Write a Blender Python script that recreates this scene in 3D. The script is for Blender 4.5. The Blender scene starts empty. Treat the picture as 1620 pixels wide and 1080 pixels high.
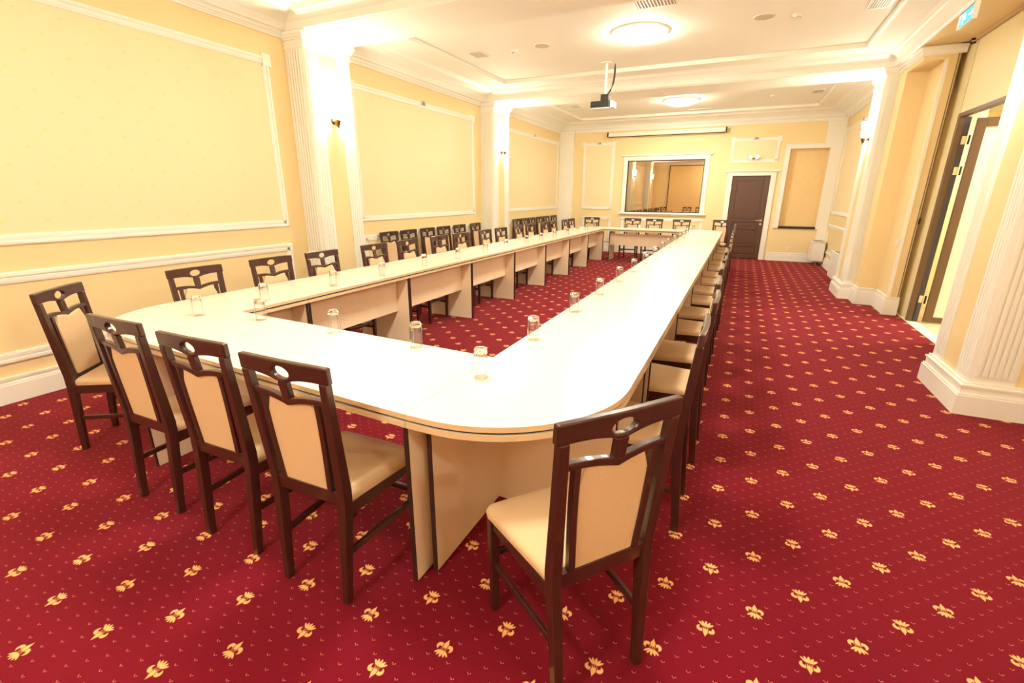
import bpy, bmesh, math, random
from mathutils import Vector, Matrix

S = bpy.context.scene
COL = S.collection
PI = math.pi
random.seed(7)

# ------------------------------------------------------------------ camera, world, exposure
cam_d = bpy.data.cameras.new('camera')
cam = bpy.data.objects.new('camera', cam_d)
COL.objects.link(cam)
cam_d.sensor_width = 36.0
cam_d.lens = 741.84 / 1620 * 36
cam_d.clip_start = 0.02
cam_d.clip_end = 100
R0 = Vector((0.90415125, 0.42718247, 0.00506487))
R1 = Vector((0.13171944, -0.26747301, -0.95451987))
R2 = Vector((-0.40639944, 0.86369747, -0.29810429))
mw = Matrix.Identity(4)
for i in range(3):
    mw[i][0], mw[i][1], mw[i][2] = R0[i], -R1[i], -R2[i]
mw[0][3], mw[1][3], mw[2][3] = 0, 0, 1.56
cam.matrix_world = mw
S.camera = cam
W = bpy.data.worlds.new('world')
S.world = W
W.use_nodes = True
W.node_tree.nodes['Background'].inputs[0].default_value = (1, .75, .45, 1)
W.node_tree.nodes['Background'].inputs[1].default_value = 0.05
vs = S.view_settings
vs.view_transform = 'Standard'
vs.look = 'None'
vs.gamma = 1
vs.use_curve_mapping = False
vs.exposure = 2.02
S.cycles.max_bounces = 10
S.cycles.diffuse_bounces = 6
S.cycles.glossy_bounces = 4
S.cycles.transmission_bounces = 8
S.cycles.transparent_max_bounces = 8

LAMP = 25.5      # radiance of the ceiling bowls
SCONCE = 66.0    # radiance of the sconce shades
WARM = (1.0, 0.965, 0.81)

# ------------------------------------------------------------------ materials
def lin(r, g, b):
    f = lambda c: (c / 255 / 12.92) if c / 255 <= .04045 else ((c / 255 + .055) / 1.055) ** 2.4
    return (f(r), f(g), f(b), 1)

def mat(name, col, rough=.6, spec=.5, coat=0, metal=0, noise=None, bump=None):
    m = bpy.data.materials.new(name)
    m.use_nodes = True
    nt = m.node_tree
    b = nt.nodes['Principled BSDF']
    b.inputs['Base Color'].default_value = col if len(col) == 4 else (*col, 1)
    b.inputs['Roughness'].default_value = rough
    b.inputs['Specular IOR Level'].default_value = spec
    b.inputs['Metallic'].default_value = metal
    b.inputs['Coat Weight'].default_value = coat
    c4 = col if len(col) == 4 else (*col, 1)
    if noise:
        sc, amt, stretch = noise
        tc = nt.nodes.new('ShaderNodeTexCoord')
        mp = nt.nodes.new('ShaderNodeMapping')
        mp.inputs['Scale'].default_value = stretch
        n = nt.nodes.new('ShaderNodeTexNoise')
        n.inputs['Scale'].default_value = sc
        n.inputs['Detail'].default_value = 4
        mx = nt.nodes.new('ShaderNodeMix')
        mx.data_type = 'RGBA'
        mx.inputs[6].default_value = tuple(c * (1 - amt) for c in c4[:3]) + (1,)
        mx.inputs[7].default_value = tuple(min(1, c * (1 + amt)) for c in c4[:3]) + (1,)
        nt.links.new(tc.outputs['Object'], mp.inputs[0])
        nt.links.new(mp.outputs[0], n.inputs['Vector'])
        nt.links.new(n.outputs['Fac'], mx.inputs[0])
        nt.links.new(mx.outputs[2], b.inputs['Base Color'])
        if bump:
            bp = nt.nodes.new('ShaderNodeBump')
            bp.inputs['Strength'].default_value = bump
            bp.inputs['Distance'].default_value = .002
            nt.links.new(n.outputs['Fac'], bp.inputs['Height'])
            nt.links.new(bp.outputs[0], b.inputs['Normal'])
    return m

def emit(name, col, strength):
    m = bpy.data.materials.new(name)
    m.use_nodes = True
    nt = m.node_tree
    nt.nodes.clear()
    e = nt.nodes.new('ShaderNodeEmission')
    e.inputs[0].default_value = (*col, 1)
    e.inputs[1].default_value = strength
    o = nt.nodes.new('ShaderNodeOutputMaterial')
    nt.links.new(e.outputs[0], o.inputs[0])
    return m

class NG:
    """small helper for math-node graphs"""
    def __init__(s, nt): s.nt = nt
    def m(s, op, a, b=None, c=None):
        n = s.nt.nodes.new('ShaderNodeMath')
        n.operation = op
        for i, v in enumerate((a, b, c)):
            if v is None: continue
            if isinstance(v, (int, float)): n.inputs[i].default_value = v
            else: s.nt.links.new(v, n.inputs[i])
        return n.outputs[0]
    def add(s, a, b): return s.m('ADD', a, b)
    def sub(s, a, b): return s.m('SUBTRACT', a, b)
    def mul(s, a, b): return s.m('MULTIPLY', a, b)
    def ell(s, x, y, cx, cy, rx, ry, ang=0):
        """normalised radius of an ellipse: < 1 inside"""
        dx, dy = s.sub(x, cx), s.sub(y, cy)
        if ang:
            ca, sa = math.cos(ang), math.sin(ang)
            dx, dy = s.add(s.mul(dx, ca), s.mul(dy, sa)), s.sub(s.mul(dy, ca), s.mul(dx, sa))
        return s.m('SQRT', s.add(s.m('POWER', s.mul(dx, 1 / rx), 2), s.m('POWER', s.mul(dy, 1 / ry), 2)))
    def soft(s, d, w=.12):
        """1 inside (d<1), soft edge"""
        n = s.nt.nodes.new('ShaderNodeMapRange')
        n.interpolation_type = 'SMOOTHSTEP'
        s.nt.links.new(d, n.inputs[0])
        n.inputs[1].default_value = 1 + w
        n.inputs[2].default_value = 1 - w
        n.inputs[3].default_value = 0
        n.inputs[4].default_value = 1
        return n.outputs[0]
    def mixc(s, f, a, b):
        n = s.nt.nodes.new('ShaderNodeMix')
        n.data_type = 'RGBA'
        s.nt.links.new(f, n.inputs[0])
        for i, v in ((6, a), (7, b)):
            if isinstance(v, tuple): n.inputs[i].default_value = v
            else: s.nt.links.new(v, n.inputs[i])
        return n.outputs[2]

def carpet_material():
    m = bpy.data.materials.new('carpet')
    m.use_nodes = True
    nt = m.node_tree
    b = nt.nodes['Principled BSDF']
    b.inputs['Roughness'].default_value = .95
    b.inputs['Specular IOR Level'].default_value = .08
    b.inputs['Sheen Weight'].default_value = .25
    b.inputs['Sheen Roughness'].default_value = .5
    b.inputs['Sheen Tint'].default_value = (1, .25, .25, 1)
    g = NG(nt)
    tc = nt.nodes.new('ShaderNodeTexCoord')
    sp = nt.nodes.new('ShaderNodeSeparateXYZ')
    nt.links.new(tc.outputs['Object'], sp.inputs[0])
    PX, PY = .1692, .1645
    u = g.mul(g.sub(sp.outputs[0], .4225), 1 / PX)
    v = g.mul(g.sub(sp.outputs[1], 1.5534), 1 / PY)
    i = g.m('ROUND', u)
    p = g.m('FLOORED_MODULO', i, 2)
    vp = g.sub(v, p)
    lx = g.mul(g.sub(u, i), PX)
    ly = g.mul(g.sub(vp, g.mul(g.m('ROUND', g.mul(vp, .5)), 2)), PY)
    s = g.sub(g.mul(p, 2), 1)
    ly = g.mul(ly, s)
    ax = g.m('ABSOLUTE', lx)
    # fleur-de-lis, tip towards +ly
    tipw = g.mul(g.m('MAXIMUM', g.sub(.034, ly), 0), 1.0)
    petal = g.m('MAXIMUM', g.soft(g.ell(lx, ly, 0, .014, .0085, .0125)), g.m('LESS_THAN', g.add(g.mul(ax, 1 / .0085), g.mul(g.m('ABSOLUTE', g.sub(ly, .016)), 1 / .021)), 1))
    curl = g.soft(g.ell(ax, ly, .0185, .004, .0135, .0135))
    hole = g.soft(g.ell(ax, ly, .0165, -.0035, .0062, .0085), .25)
    curl = g.mul(curl, g.sub(1, hole))
    cut = g.soft(g.ell(ax, ly, .0095, .006, .0016, .012), .4)
    curl = g.mul(curl, g.sub(1, cut))
    leaf0 = g.soft(g.ell(lx, ly, 0, -.021, .0045, .014), .2)
    leaf1 = g.soft(g.ell(ax, ly, .0085, -.0195, .0042, .0135, .45), .2)
    leaf2 = g.soft(g.ell(ax, ly, .0165, -.0175, .0038, .0125, .85), .2)
    fl = g.m('MAXIMUM', petal, g.m('MAXIMUM', curl, g.m('MAXIMUM', leaf0, g.m('MAXIMUM', leaf1, leaf2))))
    core = g.soft(g.ell(lx, ly, 0, -.004, .0075, .006), .5)
    # small ticks
    u4 = g.mul(u, 4)
    i4 = g.m('ROUND', u4)
    p4 = g.m('FLOORED_MODULO', i4, 2)
    v2 = g.sub(g.mul(v, 2), g.mul(p4, .5))
    tx = g.mul(g.sub(u4, i4), PX / 4)
    ty = g.mul(g.sub(v2, g.m('ROUND', v2)), PY / 2)
    atx = g.m('ABSOLUTE', tx)
    tick = g.m('MAXIMUM', g.soft(g.ell(atx, ty, .0052, .000, .0016, .0021), .5),
               g.soft(g.ell(tx, ty, -.0005, -.0038, .0026, .0015), .5))
    dot = g.soft(g.ell(tx, ty, 0, .0032, .0024, .0028), .5)
    far = g.sub(1, g.soft(g.ell(lx, ly, 0, 0, .034, .038), .1))
    tick = g.mul(g.mul(tick, far), .62)
    dot = g.mul(g.mul(dot, far), .75)
    n = nt.nodes.new('ShaderNodeTexNoise')
    nt.links.new(tc.outputs['Object'], n.inputs['Vector'])
    n.inputs['Scale'].default_value = 1.1
    n.inputs['Detail'].default_value = 3
    f = nt.nodes.new('ShaderNodeTexNoise')
    nt.links.new(tc.outputs['Object'], f.inputs['Vector'])
    f.inputs['Scale'].default_value = 420
    f.inputs['Detail'].default_value = 2
    base = g.mixc(n.outputs['Fac'], (.122, .0022, .0135, 1), (.200, .0042, .0150, 1))
    base = g.mixc(g.mul(f.outputs['Fac'], .45), base, (.12, .002, .007, 1))
    c = g.mixc(dot, base, (.05, .002, .003, 1))
    c = g.mixc(tick, c, (.80, .33, .20, 1))
    c = g.mixc(g.mul(fl, .93), c, (.88, .48, .17, 1))
    c = g.mixc(g.mul(core, .75), c, (.30, .06, .03, 1))
    nt.links.new(c, b.inputs['Base Color'])
    bp = nt.nodes.new('ShaderNodeBump')
    bp.inputs['Strength'].default_value = .5
    bp.inputs['Distance'].default_value = .003
    nt.links.new(f.outputs['Fac'], bp.inputs['Height'])
    nt.links.new(bp.outputs[0], b.inputs['Normal'])
    return m

def wallpaper(name, base, spot, axes, period=.27, amt=.5):
    """plain paper with small sprigs on a diagonal lattice; axes = (horizontal, vertical) coordinate index"""
    m = bpy.data.materials.new(name)
    m.use_nodes = True
    nt = m.node_tree
    b = nt.nodes['Principled BSDF']
    b.inputs['Roughness'].default_value = .55
    b.inputs['Specular IOR Level'].default_value = .3
    g = NG(nt)
    tc = nt.nodes.new('ShaderNodeTexCoord')
    sp = nt.nodes.new('ShaderNodeSeparateXYZ')
    nt.links.new(tc.outputs['Object'], sp.inputs[0])
    u = g.mul(sp.outputs[axes[0]], 1 / (period / 2))
    v = g.mul(sp.outputs[axes[1]], 1 / (period / 2))
    i = g.m('ROUND', u)
    p = g.m('FLOORED_MODULO', i, 2)
    vp = g.sub(v, p)
    lx = g.mul(g.sub(u, i), period / 2)
    ly = g.mul(g.sub(vp, g.mul(g.m('ROUND', g.mul(vp, .5)), 2)), period / 2)
    e = g.m('MAXIMUM', g.soft(g.ell(lx, ly, 0, .004, .020, .006, .5), .4),
            g.soft(g.ell(lx, ly, .004, -.004, .012, .005, -.9), .4))
    n = nt.nodes.new('ShaderNodeTexNoise')
    nt.links.new(tc.outputs['Object'], n.inputs['Vector'])
    n.inputs['Scale'].default_value = 60
    c0 = g.mixc(n.outputs['Fac'], tuple(x * .97 for x in base[:3]) + (1,), base)
    c = g.mixc(g.mul(e, amt), c0, spot)
    nt.links.new(c, b.inputs['Base Color'])
    return m

M = {}
M['carpet'] = carpet_material()
YEL = (.87, .70, .385, 1)
YEL2 = (.89, .745, .475, 1)
M['yellow'] = wallpaper('yellow_paint', YEL, (.80, .60, .24, 1), (1, 2), .6, 0)
M['paper_y'] = wallpaper('sprig_paper', YEL2, (.74, .66, .18, 1), (1, 2), .27, .55)
M['paper_x'] = wallpaper('sprig_paper_back', YEL2, (.74, .60, .22, 1), (0, 2), .27, .25)
M['niche_paper'] = wallpaper('niche_paper', (.84, .62, .31, 1), (.66, .46, .20, 1), (0, 2), .25, .7)
M['white'] = mat('white_plaster', (.88, .86, .78), .5, .3)
M['ceiling'] = mat('ceiling_paint', (.89, .86, .77), .7, .2)
M['laminate'] = mat('cream_laminate', (.78, .71, .57), .28, .5, noise=(30, .015, (1, 1, 1)))
M['edge'] = mat('beige_edge_band', (.72, .53, .32), .4, .4)
M['panel'] = mat('beech_panel', (.85, .69, .49), .42, .4, noise=(12, .04, (1, 1, .1)))
M['black'] = mat('dark_edge_band', (.035, .014, .010), .45, .4)
M['wood'] = mat('dark_stained_wood', (.052, .015, .011), .30, .5, coat=.3, noise=(25, .35, (8, 8, .6)))
M['fabric'] = mat('beige_upholstery', (.66, .47, .28), .85, .2, noise=(160, .10, (3, 3, .35)), bump=.35)
M['doorwood'] = mat('brown_door', (.105, .045, .025), .38, .5, noise=(14, .12, (4, 4, .3)))
M['framewood'] = mat('brown_frame', (.16, .09, .05), .4, .5)
M['greyjamb'] = mat('grey_jamb', (.085, .075, .095), .4, .5)
M['steel'] = mat('brushed_steel', (.80, .74, .64), .28, .5, metal=1)
M['bronze'] = mat('aged_bronze', (.16, .085, .03), .35, .5, metal=.8)
M['plastic'] = mat('white_plastic', (.82, .78, .70), .4, .4)
M['grey'] = mat('grille_grey', (.42, .35, .26), .6, .3)
M['shade'] = mat('speaker_grille', (.62, .52, .38), .7, .3)
M['blackplastic'] = mat('black_plastic', (.02, .016, .012), .4, .5)
M['screen'] = mat('screen_case', (.88, .82, .68), .45, .4)
M['tile'] = mat('corridor_tile', (.62, .50, .34), .35, .5, noise=(9, .35, (1, 1, 1)))
M['threshold'] = mat('cream_threshold', (.86, .80, .66), .4, .5)
M['lamp'] = emit('lamp_glass', WARM, LAMP)
M['sconce'] = emit('sconce_glass', (1.0, .965, .82), SCONCE)
M['glasspane'] = mat('frosted_door_glass', (.90, .88, .76), .35, .5)
M['screenface'] = mat('green_sign_panel', (.10, .34, .33), .35, .4)

def glass_mat():
    m = bpy.data.materials.new('clear_glass')
    m.use_nodes = True
    b = m.node_tree.nodes['Principled BSDF']
    b.inputs['Base Color'].default_value = (1, 1, 1, 1)
    b.inputs['Roughness'].default_value = 0
    b.inputs['IOR'].default_value = 1.48
    b.inputs['Transmission Weight'].default_value = 1
    return m
M['glass'] = glass_mat()

def mirror_glass():
    m = bpy.data.materials.new('tinted_window_glass')
    m.use_nodes = True
    nt = m.node_tree
    nt.nodes.clear()
    gl = nt.nodes.new('ShaderNodeBsdfGlossy')
    gl.inputs['Color'].default_value = (.66, .55, .42, 1)
    gl.inputs['Roughness'].default_value = .0
    tr = nt.nodes.new('ShaderNodeBsdfTransparent')
    tr.inputs['Color'].default_value = (.25, .2, .15, 1)
    mx = nt.nodes.new('ShaderNodeMixShader')
    mx.inputs[0].default_value = .12
    o = nt.nodes.new('ShaderNodeOutputMaterial')
    nt.links.new(gl.outputs[0], mx.inputs[1])
    nt.links.new(tr.outputs[0], mx.inputs[2])
    nt.links.new(mx.outputs[0], o.inputs[0])
    return m
M['mirror'] = mirror_glass()

# ------------------------------------------------------------------ mesh helpers
class MB:
    def __init__(s):
        s.v, s.f, s.mi, s.mats, s.cur = [], [], [], [], 0
    def use(s, name):
        m = M[name]
        if m not in s.mats: s.mats.append(m)
        s.cur = s.mats.index(m)
        return s
    def add(s, vs_, fs_):
        o = len(s.v)
        s.v += [tuple(p) for p in vs_]
        for f in fs_:
            s.f.append([i + o for i in f]); s.mi.append(s.cur)
    def box(s, x0, x1, y0, y1, z0, z1):
        s.add([(x0, y0, z0), (x1, y0, z0), (x1, y1, z0), (x0, y1, z0), (x0, y0, z1), (x1, y0, z1), (x1, y1, z1), (x0, y1, z1)],
              [(0, 3, 2, 1), (4, 5, 6, 7), (0, 1, 5, 4), (1, 2, 6, 5), (2, 3, 7, 6), (3, 0, 4, 7)])
        return s
    def frustum(s, secs):
        """secs: list of (cx, cy, z, hx, hy) rectangles joined in a stack"""
        vs_, fs_ = [], []
        for cx, cy, z, hx, hy in secs:
            vs_ += [(cx - hx, cy - hy, z), (cx + hx, cy - hy, z), (cx + hx, cy + hy, z), (cx - hx, cy + hy, z)]
        for k in range(len(secs) - 1):
            a = 4 * k
            for j in range(4):
                fs_.append((a + j, a + (j + 1) % 4, a + 4 + (j + 1) % 4, a + 4 + j))
        n = 4 * (len(secs) - 1)
        fs_ += [(3, 2, 1, 0), (n, n + 1, n + 2, n + 3)]
        s.add(vs_, fs_)
        return s
    def tube(s, pts, r, n=10, rs=None):
        rings = []
        pts = [Vector(p) for p in pts]
        for k, p in enumerate(pts):
            d = (pts[min(k + 1, len(pts) - 1)] - pts[max(k - 1, 0)]).normalized()
            up = Vector((0, 0, 1)) if abs(d.z) < .9 else Vector((1, 0, 0))
            a = d.cross(up).normalized(); b = d.cross(a).normalized()
            rr = rs[k] if rs else r
            rings.append([p + (a * math.cos(2 * PI * j / n) + b * math.sin(2 * PI * j / n)) * rr for j in range(n)])
        vs_ = [q for rg in rings for q in rg]
        fs_ = []
        for k in range(len(rings) - 1):
            for j in range(n):
                fs_.append((k * n + j, k * n + (j + 1) % n, (k + 1) * n + (j + 1) % n, (k + 1) * n + j))
        fs_ += [tuple(range(n))[::-1], tuple((len(rings) - 1) * n + j for j in range(n))]
        s.add(vs_, fs_)
        return s
    def lathe(s, prof, n=24, c=(0, 0, 0), close=False):
        vs_, fs_ = [], []
        for r, z in prof:
            vs_ += [(c[0] + r * math.cos(2 * PI * j / n), c[1] + r * math.sin(2 * PI * j / n), c[2] + z) for j in range(n)]
        K = len(prof)
        for k in range(K - 1 if not close else K):
            for j in range(n):
                a, b_ = k * n, ((k + 1) % K) * n
                fs_.append((a + j, a + (j + 1) % n, b_ + (j + 1) % n, b_ + j))
        if not close:
            if prof[0][0] > 1e-5: fs_.append(tuple(range(n))[::-1])
            if prof[-1][0] > 1e-5: fs_.append(tuple((K - 1) * n + j for j in range(n)))
        s.add(vs_, fs_)
        return s
    def poly(s, pts, z0, z1, side=None, top=None):
        """vertical prism over a CCW outline; optional side / top material names"""
        n = len(pts)
        if top: s.use(top)
        s.add([(x, y, z1) for x, y in pts], [tuple(range(n))])
        if side: s.use(side)
        s.add([(x, y, z0) for x, y in pts], [tuple(range(n))[::-1]])
        s.add([(x, y, z0) for x, y in pts] + [(x, y, z1) for x, y in pts],
              [(j, (j + 1) % n, n + (j + 1) % n, n + j) for j in range(n)])
        return s
    def plate(s, outer, holes, t, fmap):
        """flat plate with holes in (x,z), thickness t, mapped by fmap(x,z,offset)"""
        bm = bmesh.new()
        loops = []
        for lp in [outer] + holes:
            vs_ = [bm.verts.new((x, z, 0)) for x, z in lp]
            for j in range(len(vs_)): bm.edges.new((vs_[j], vs_[(j + 1) % len(vs_)]))
            loops.append(vs_)
        bmesh.ops.triangle_fill(bm, edges=bm.edges[:], use_beauty=True)
        bm.verts.index_update()
        P = [(v.co.x, v.co.y) for v in bm.verts]
        F = [[v.index for v in f.verts] for f in bm.faces]
        LI = [[v.index for v in lp] for lp in loops]
        bm.free()
        n = len(P)
        vs_ = [fmap(x, z, -t / 2) for x, z in P] + [fmap(x, z, t / 2) for x, z in P]
        fs_ = [tuple(f) for f in F] + [tuple(i + n for i in f[::-1]) for f in F]
        for lp in LI:
            for j in range(len(lp)):
                a, b_ = lp[j], lp[(j + 1) % len(lp)]
                fs_.append((a, b_, b_ + n, a + n))
        s.add(vs_, fs_)
        return s
    def build(s, name, parent=None, loc=None, bevel=0, smooth=False, seg=2, fix=True):
        me = bpy.data.meshes.new(name)
        me.from_pydata(s.v, [], s.f)
        for m in s.mats: me.materials.append(m)
        for p, i in zip(me.polygons, s.mi): p.material_index = i
        if fix:
            bm = bmesh.new(); bm.from_mesh(me)
            bmesh.ops.recalc_face_normals(bm, faces=bm.faces[:])
            bm.to_mesh(me); bm.free()
        if smooth:
            for p in me.polygons: p.use_smooth = True
            me.set_sharp_from_angle(angle=math.radians(40))
        o = bpy.data.objects.new(name, me)
        COL.objects.link(o)
        if parent: o.parent = parent
        if loc: o.location = loc
        if bevel:
            b = o.modifiers.new('bevel', 'BEVEL')
            b.width = bevel; b.segments = seg; b.limit_method = 'ANGLE'; b.angle_limit = math.radians(40)
        return o

def tag(o, label, cat, group=None, kind=None):
    o['label'] = label; o['category'] = cat
    if group: o['group'] = group
    if kind: o['kind'] = kind
    return o

def thing(name, label, cat, loc=(0, 0, 0), rz=0, group=None):
    o = bpy.data.objects.new(name, None)
    COL.objects.link(o)
    o.empty_display_size = .1
    o.location = loc; o.rotation_euler = (0, 0, rz)
    return tag(o, label, cat, group)

def kids(o): return [c for c in bpy.data.objects if c.parent == o]

def dup(root, loc, rz, label, group=None, children=None):
    r = root.copy(); COL.objects.link(r)
    r.location = loc; r.rotation_euler = (0, 0, rz); r['label'] = label
    if group: r['group'] = group
    for ch, gs in children:
        c = ch.copy(); COL.objects.link(c); c.parent = r
        for gch in gs:
            d = gch.copy(); COL.objects.link(d); d.parent = c
    return r
def tree(root): return [(c, kids(c)) for c in kids(root)]

def struct(name, mb, label=None, cat=None, parent=None, **k):
    o = mb.build(name, parent, **k)
    if parent is None:
        o['kind'] = 'structure'
        if label: o['label'] = label; o['category'] = cat
    return o

# ------------------------------------------------------------------ the room
XL, YB, YF = -4.95, 13.75, -2.6
XC1, XC2 = 1.69, 1.62
COLS_L = [(-.2, .5), (4.4, 5.1), (9.0, 9.7)]

b = MB().use('carpet'); b.box(-5.15, 2.14, -2.8, 13.95, -.1, 0)
b.box(2.14, 2.5, -2.8, 4.5, -.1, 0)
struct('floor', b, 'red carpet with gold lilies covering the whole floor', 'carpet')

b = MB().use('yellow'); b.box(-5.15, XL, -2.8, 13.95, -.1, 3.6)
for y0, y1 in COLS_L: b.box(XL - .02, -4.67, y0, y1, 0, 3.4)
struct('wall_left', b, 'long yellow wall with white mouldings on the left', 'wall')

# back wall with a window hole, a door hole and the shallow niche
b = MB().use('yellow')
def wall_y(b, y0, y1, x0, x1, z0, z1, holes):
    xs = sorted({x0, x1} | {h[0] for h in holes} | {h[1] for h in holes})
    zs = sorted({z0, z1} | {h[2] for h in holes} | {h[3] for h in holes})
    for i in range(len(xs) - 1):
        for j in range(len(zs) - 1):
            cx, cz = (xs[i] + xs[i + 1]) / 2, (zs[j] + zs[j + 1]) / 2
            if any(h[0] < cx < h[1] and h[2] < cz < h[3] for h in holes): continue
            b.box(xs[i], xs[i + 1], y0, y1, zs[j], zs[j + 1])
HOLES = [(-2.99, -1.01, 1.12, 2.47), (-.325, .54, 0, 2.05), (.86, 1.67, .85, 2.65)]
wall_y(b, YB, YB + .2, -4.95, 2.1, -.1, 3.6, HOLES)
b.box(.8, 1.75, YB + .2, YB + .24, .8, 2.7)
struct('wall_back', b, 'far yellow wall with the inner window and brown door', 'wall')

b = MB().use('yellow')
b.box(1.90, 2.1, 9.7, 13.95, -.1, 3.6)          # far bay
b.box(XC2, 2.6, 9.0, 9.7, -.1, 3.4)             # second column
b.box(1.75, 2.6, 8.6, 9.0, -.1, 3.6)
b.box(1.98, 2.11, 7.97, 8.6, -.1, 3.6)
b.box(1.75, 1.98, 7.97, 8.6, 3.14, 3.6)
b.box(XC1, 2.5, -.2, .5, -.1, 3.4)
b.box(XC1, 2.5, 4.4, 5.1, -.1, 3.4)             # first column
b.box(2.3, 2.5, -2.8, 4.4, -.1, 3.6)            # near bay
b.box(XC1, 2.15, 5.1, 7.97, 3.30, 3.6)          # header over the opening
struct('wall_right', b, 'yellow right wall with fluted columns and wide opening', 'wall')

b = MB().use('yellow'); b.box(-4.95, 2.5, YF - .2, YF, -.1, 3.6)
struct('wall_front', b, 'yellow wall behind the photographer', 'wall')

# ceiling: coffers between beams
BAYS = [(-4.95, 2.3, YF, -.2), (-4.95, 2.3, .5, 4.4), (-4.95, XC1, 5.1, 9.0), (-4.95, 1.90, 9.7, YB)]
b = MB().use('ceiling')
b.box(-5.15, 2.6, -2.8, 13.95, 3.52, 3.65)
INNER = [(-4.18, 1.6, -2.0, -.7), (-4.18, 1.23, 1.0, 3.9), (-4.18, 1.23, 5.58, 8.48), (-4.20, 1.24, 10.2, 13.2)]
for (x0, x1, y0, y1), (a0, a1, c0, c1) in zip(BAYS, INNER):
    b.box(x0, a0, y0, y1, 3.47, 3.525); b.box(a1, x1, y0, y1, 3.47, 3.525)
    b.box(a0, a1, y0, c0, 3.47, 3.525); b.box(a0, a1, c1, y1, 3.47, 3.525)
for y0, y1 in COLS_L: b.box(-4.95, 2.55, y0, y1, 3.28, 3.525)
struct('ceiling', b, 'cream coffered ceiling with two deep cross beams', 'ceiling')

# small step mouldings round each inner ceiling field
tn = [0]
def trim(b, label, cat='moulding', **k):
    tn[0] += 1
    return struct('trim_%d' % tn[0], b, label, cat, **k)
BAYN = ['rear', 'near', 'middle', 'far']
for k, (a0, a1, c0, c1) in enumerate(INNER):
    b = MB().use('white')
    w = .014
    for (p0, p1, q0, q1) in ((a0 - .02, a0 + w, c0 - .02, c1 + .02), (a1 - w, a1 + .02, c0 - .02, c1 + .02), (a0 + w, a1 - w, c0 - .02, c0 + w), (a0 + w, a1 - w, c1 - w, c1 + .02)):
        b.box(p0, p1, q0, q1, 3.464, 3.523)
    trim(b, 'white step moulding round the %s ceiling field' % BAYN[k])

# crown mouldings: one closed loop per bay, offsets per side (left, right, near, far)
LV = [3.28, 3.292, 3.298, 3.318, 3.36, 3.40, 3.425, 3.43, 3.45, 3.472]
WALLP = [.045, .05, .075, .085, .12, .19, .27, .30, .33, .38]
BEAMP = [.00, .015, .03, .035, .05, .085, .125, .15, .17, .20]
HEADP = [.00, .01, .025, .03, .04, .065, .09, .11, .12, .14]
for k, ((x0, x1, y0, y1), (l, r, n_, f_)) in enumerate(zip(BAYS, [(WALLP, WALLP, WALLP, BEAMP), (WALLP, WALLP, BEAMP, BEAMP),
                                                                  (WALLP, HEADP, BEAMP, BEAMP), (WALLP, WALLP, BEAMP, WALLP)])):
    b = MB().use('white')
    rings = []
    for i, z in enumerate(LV):
        rings.append([(x0 + l[i], y0 + n_[i], z), (x1 - r[i], y0 + n_[i], z), (x1 - r[i], y1 - f_[i], z), (x0 + l[i], y1 - f_[i], z)])
    vs_ = [p for rg in rings for p in rg]
    # back side so that the moulding is a solid
    vs_ += [(x0, y0, 3.28), (x1, y0, 3.28), (x1, y1, 3.28), (x0, y1, 3.28), (x0, y0, 3.474), (x1, y0, 3.474), (x1, y1, 3.474), (x0, y1, 3.474)]
    K = len(rings)
    fs_ = []
    for i in range(K - 1):
        for j in range(4):
            fs_.append((4 * i + j, 4 * i + (j + 1) % 4, 4 * i + 4 + (j + 1) % 4, 4 * i + 4 + j))
    for j in range(4):
        jn = (j + 1) % 4
        fs_.append((4 * K + j, 4 * K + jn, jn, j))
        fs_.append((4 * K - 4 + j, 4 * K - 4 + jn, 4 * K + 4 + jn, 4 * K + 4 + j))
        fs_.append((4 * K + j, 4 * K + 4 + j, 4 * K + 4 + jn, 4 * K + jn))
    b.add(vs_, fs_)
    # lower bed mould on plain walls
    def bed(ax0, ax1, ay0, ay1):
        pass
    for z0, z1, d in ((3.225, 3.245, .018), (3.245, 3.262, .028), (3.262, 3.281, .042)):
        if l is WALLP: b.box(x0, x0 + d, y0, y1, z0, z1)
        if r is WALLP: b.box(x1 - d, x1, y0, y1, z0, z1)
        if n_ is WALLP: b.box(x0, x1, y0, y0 + d, z0, z1)
        if f_ is WALLP: b.box(x0, x1, y1 - d, y1, z0, z1)
    trim(b, 'white crown moulding round the %s ceiling bay' % BAYN[k])

# columns: fluted pilaster faces, capital, base
def base_profile(b, x0, x1, y0, y1, h=.25, faces=(1, 1, 1, 1)):
    for z0, z1, d in ((0, h - .10, .055), (h - .10, h - .085, .048), (h - .085, h - .035, .036), (h - .035, h - .02, .045), (h - .02, h, .028)):
        b.box(x0 - d * faces[0], x1 + d * faces[1], y0 - d * faces[2], y1 + d * faces[3], z0, z1)

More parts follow.
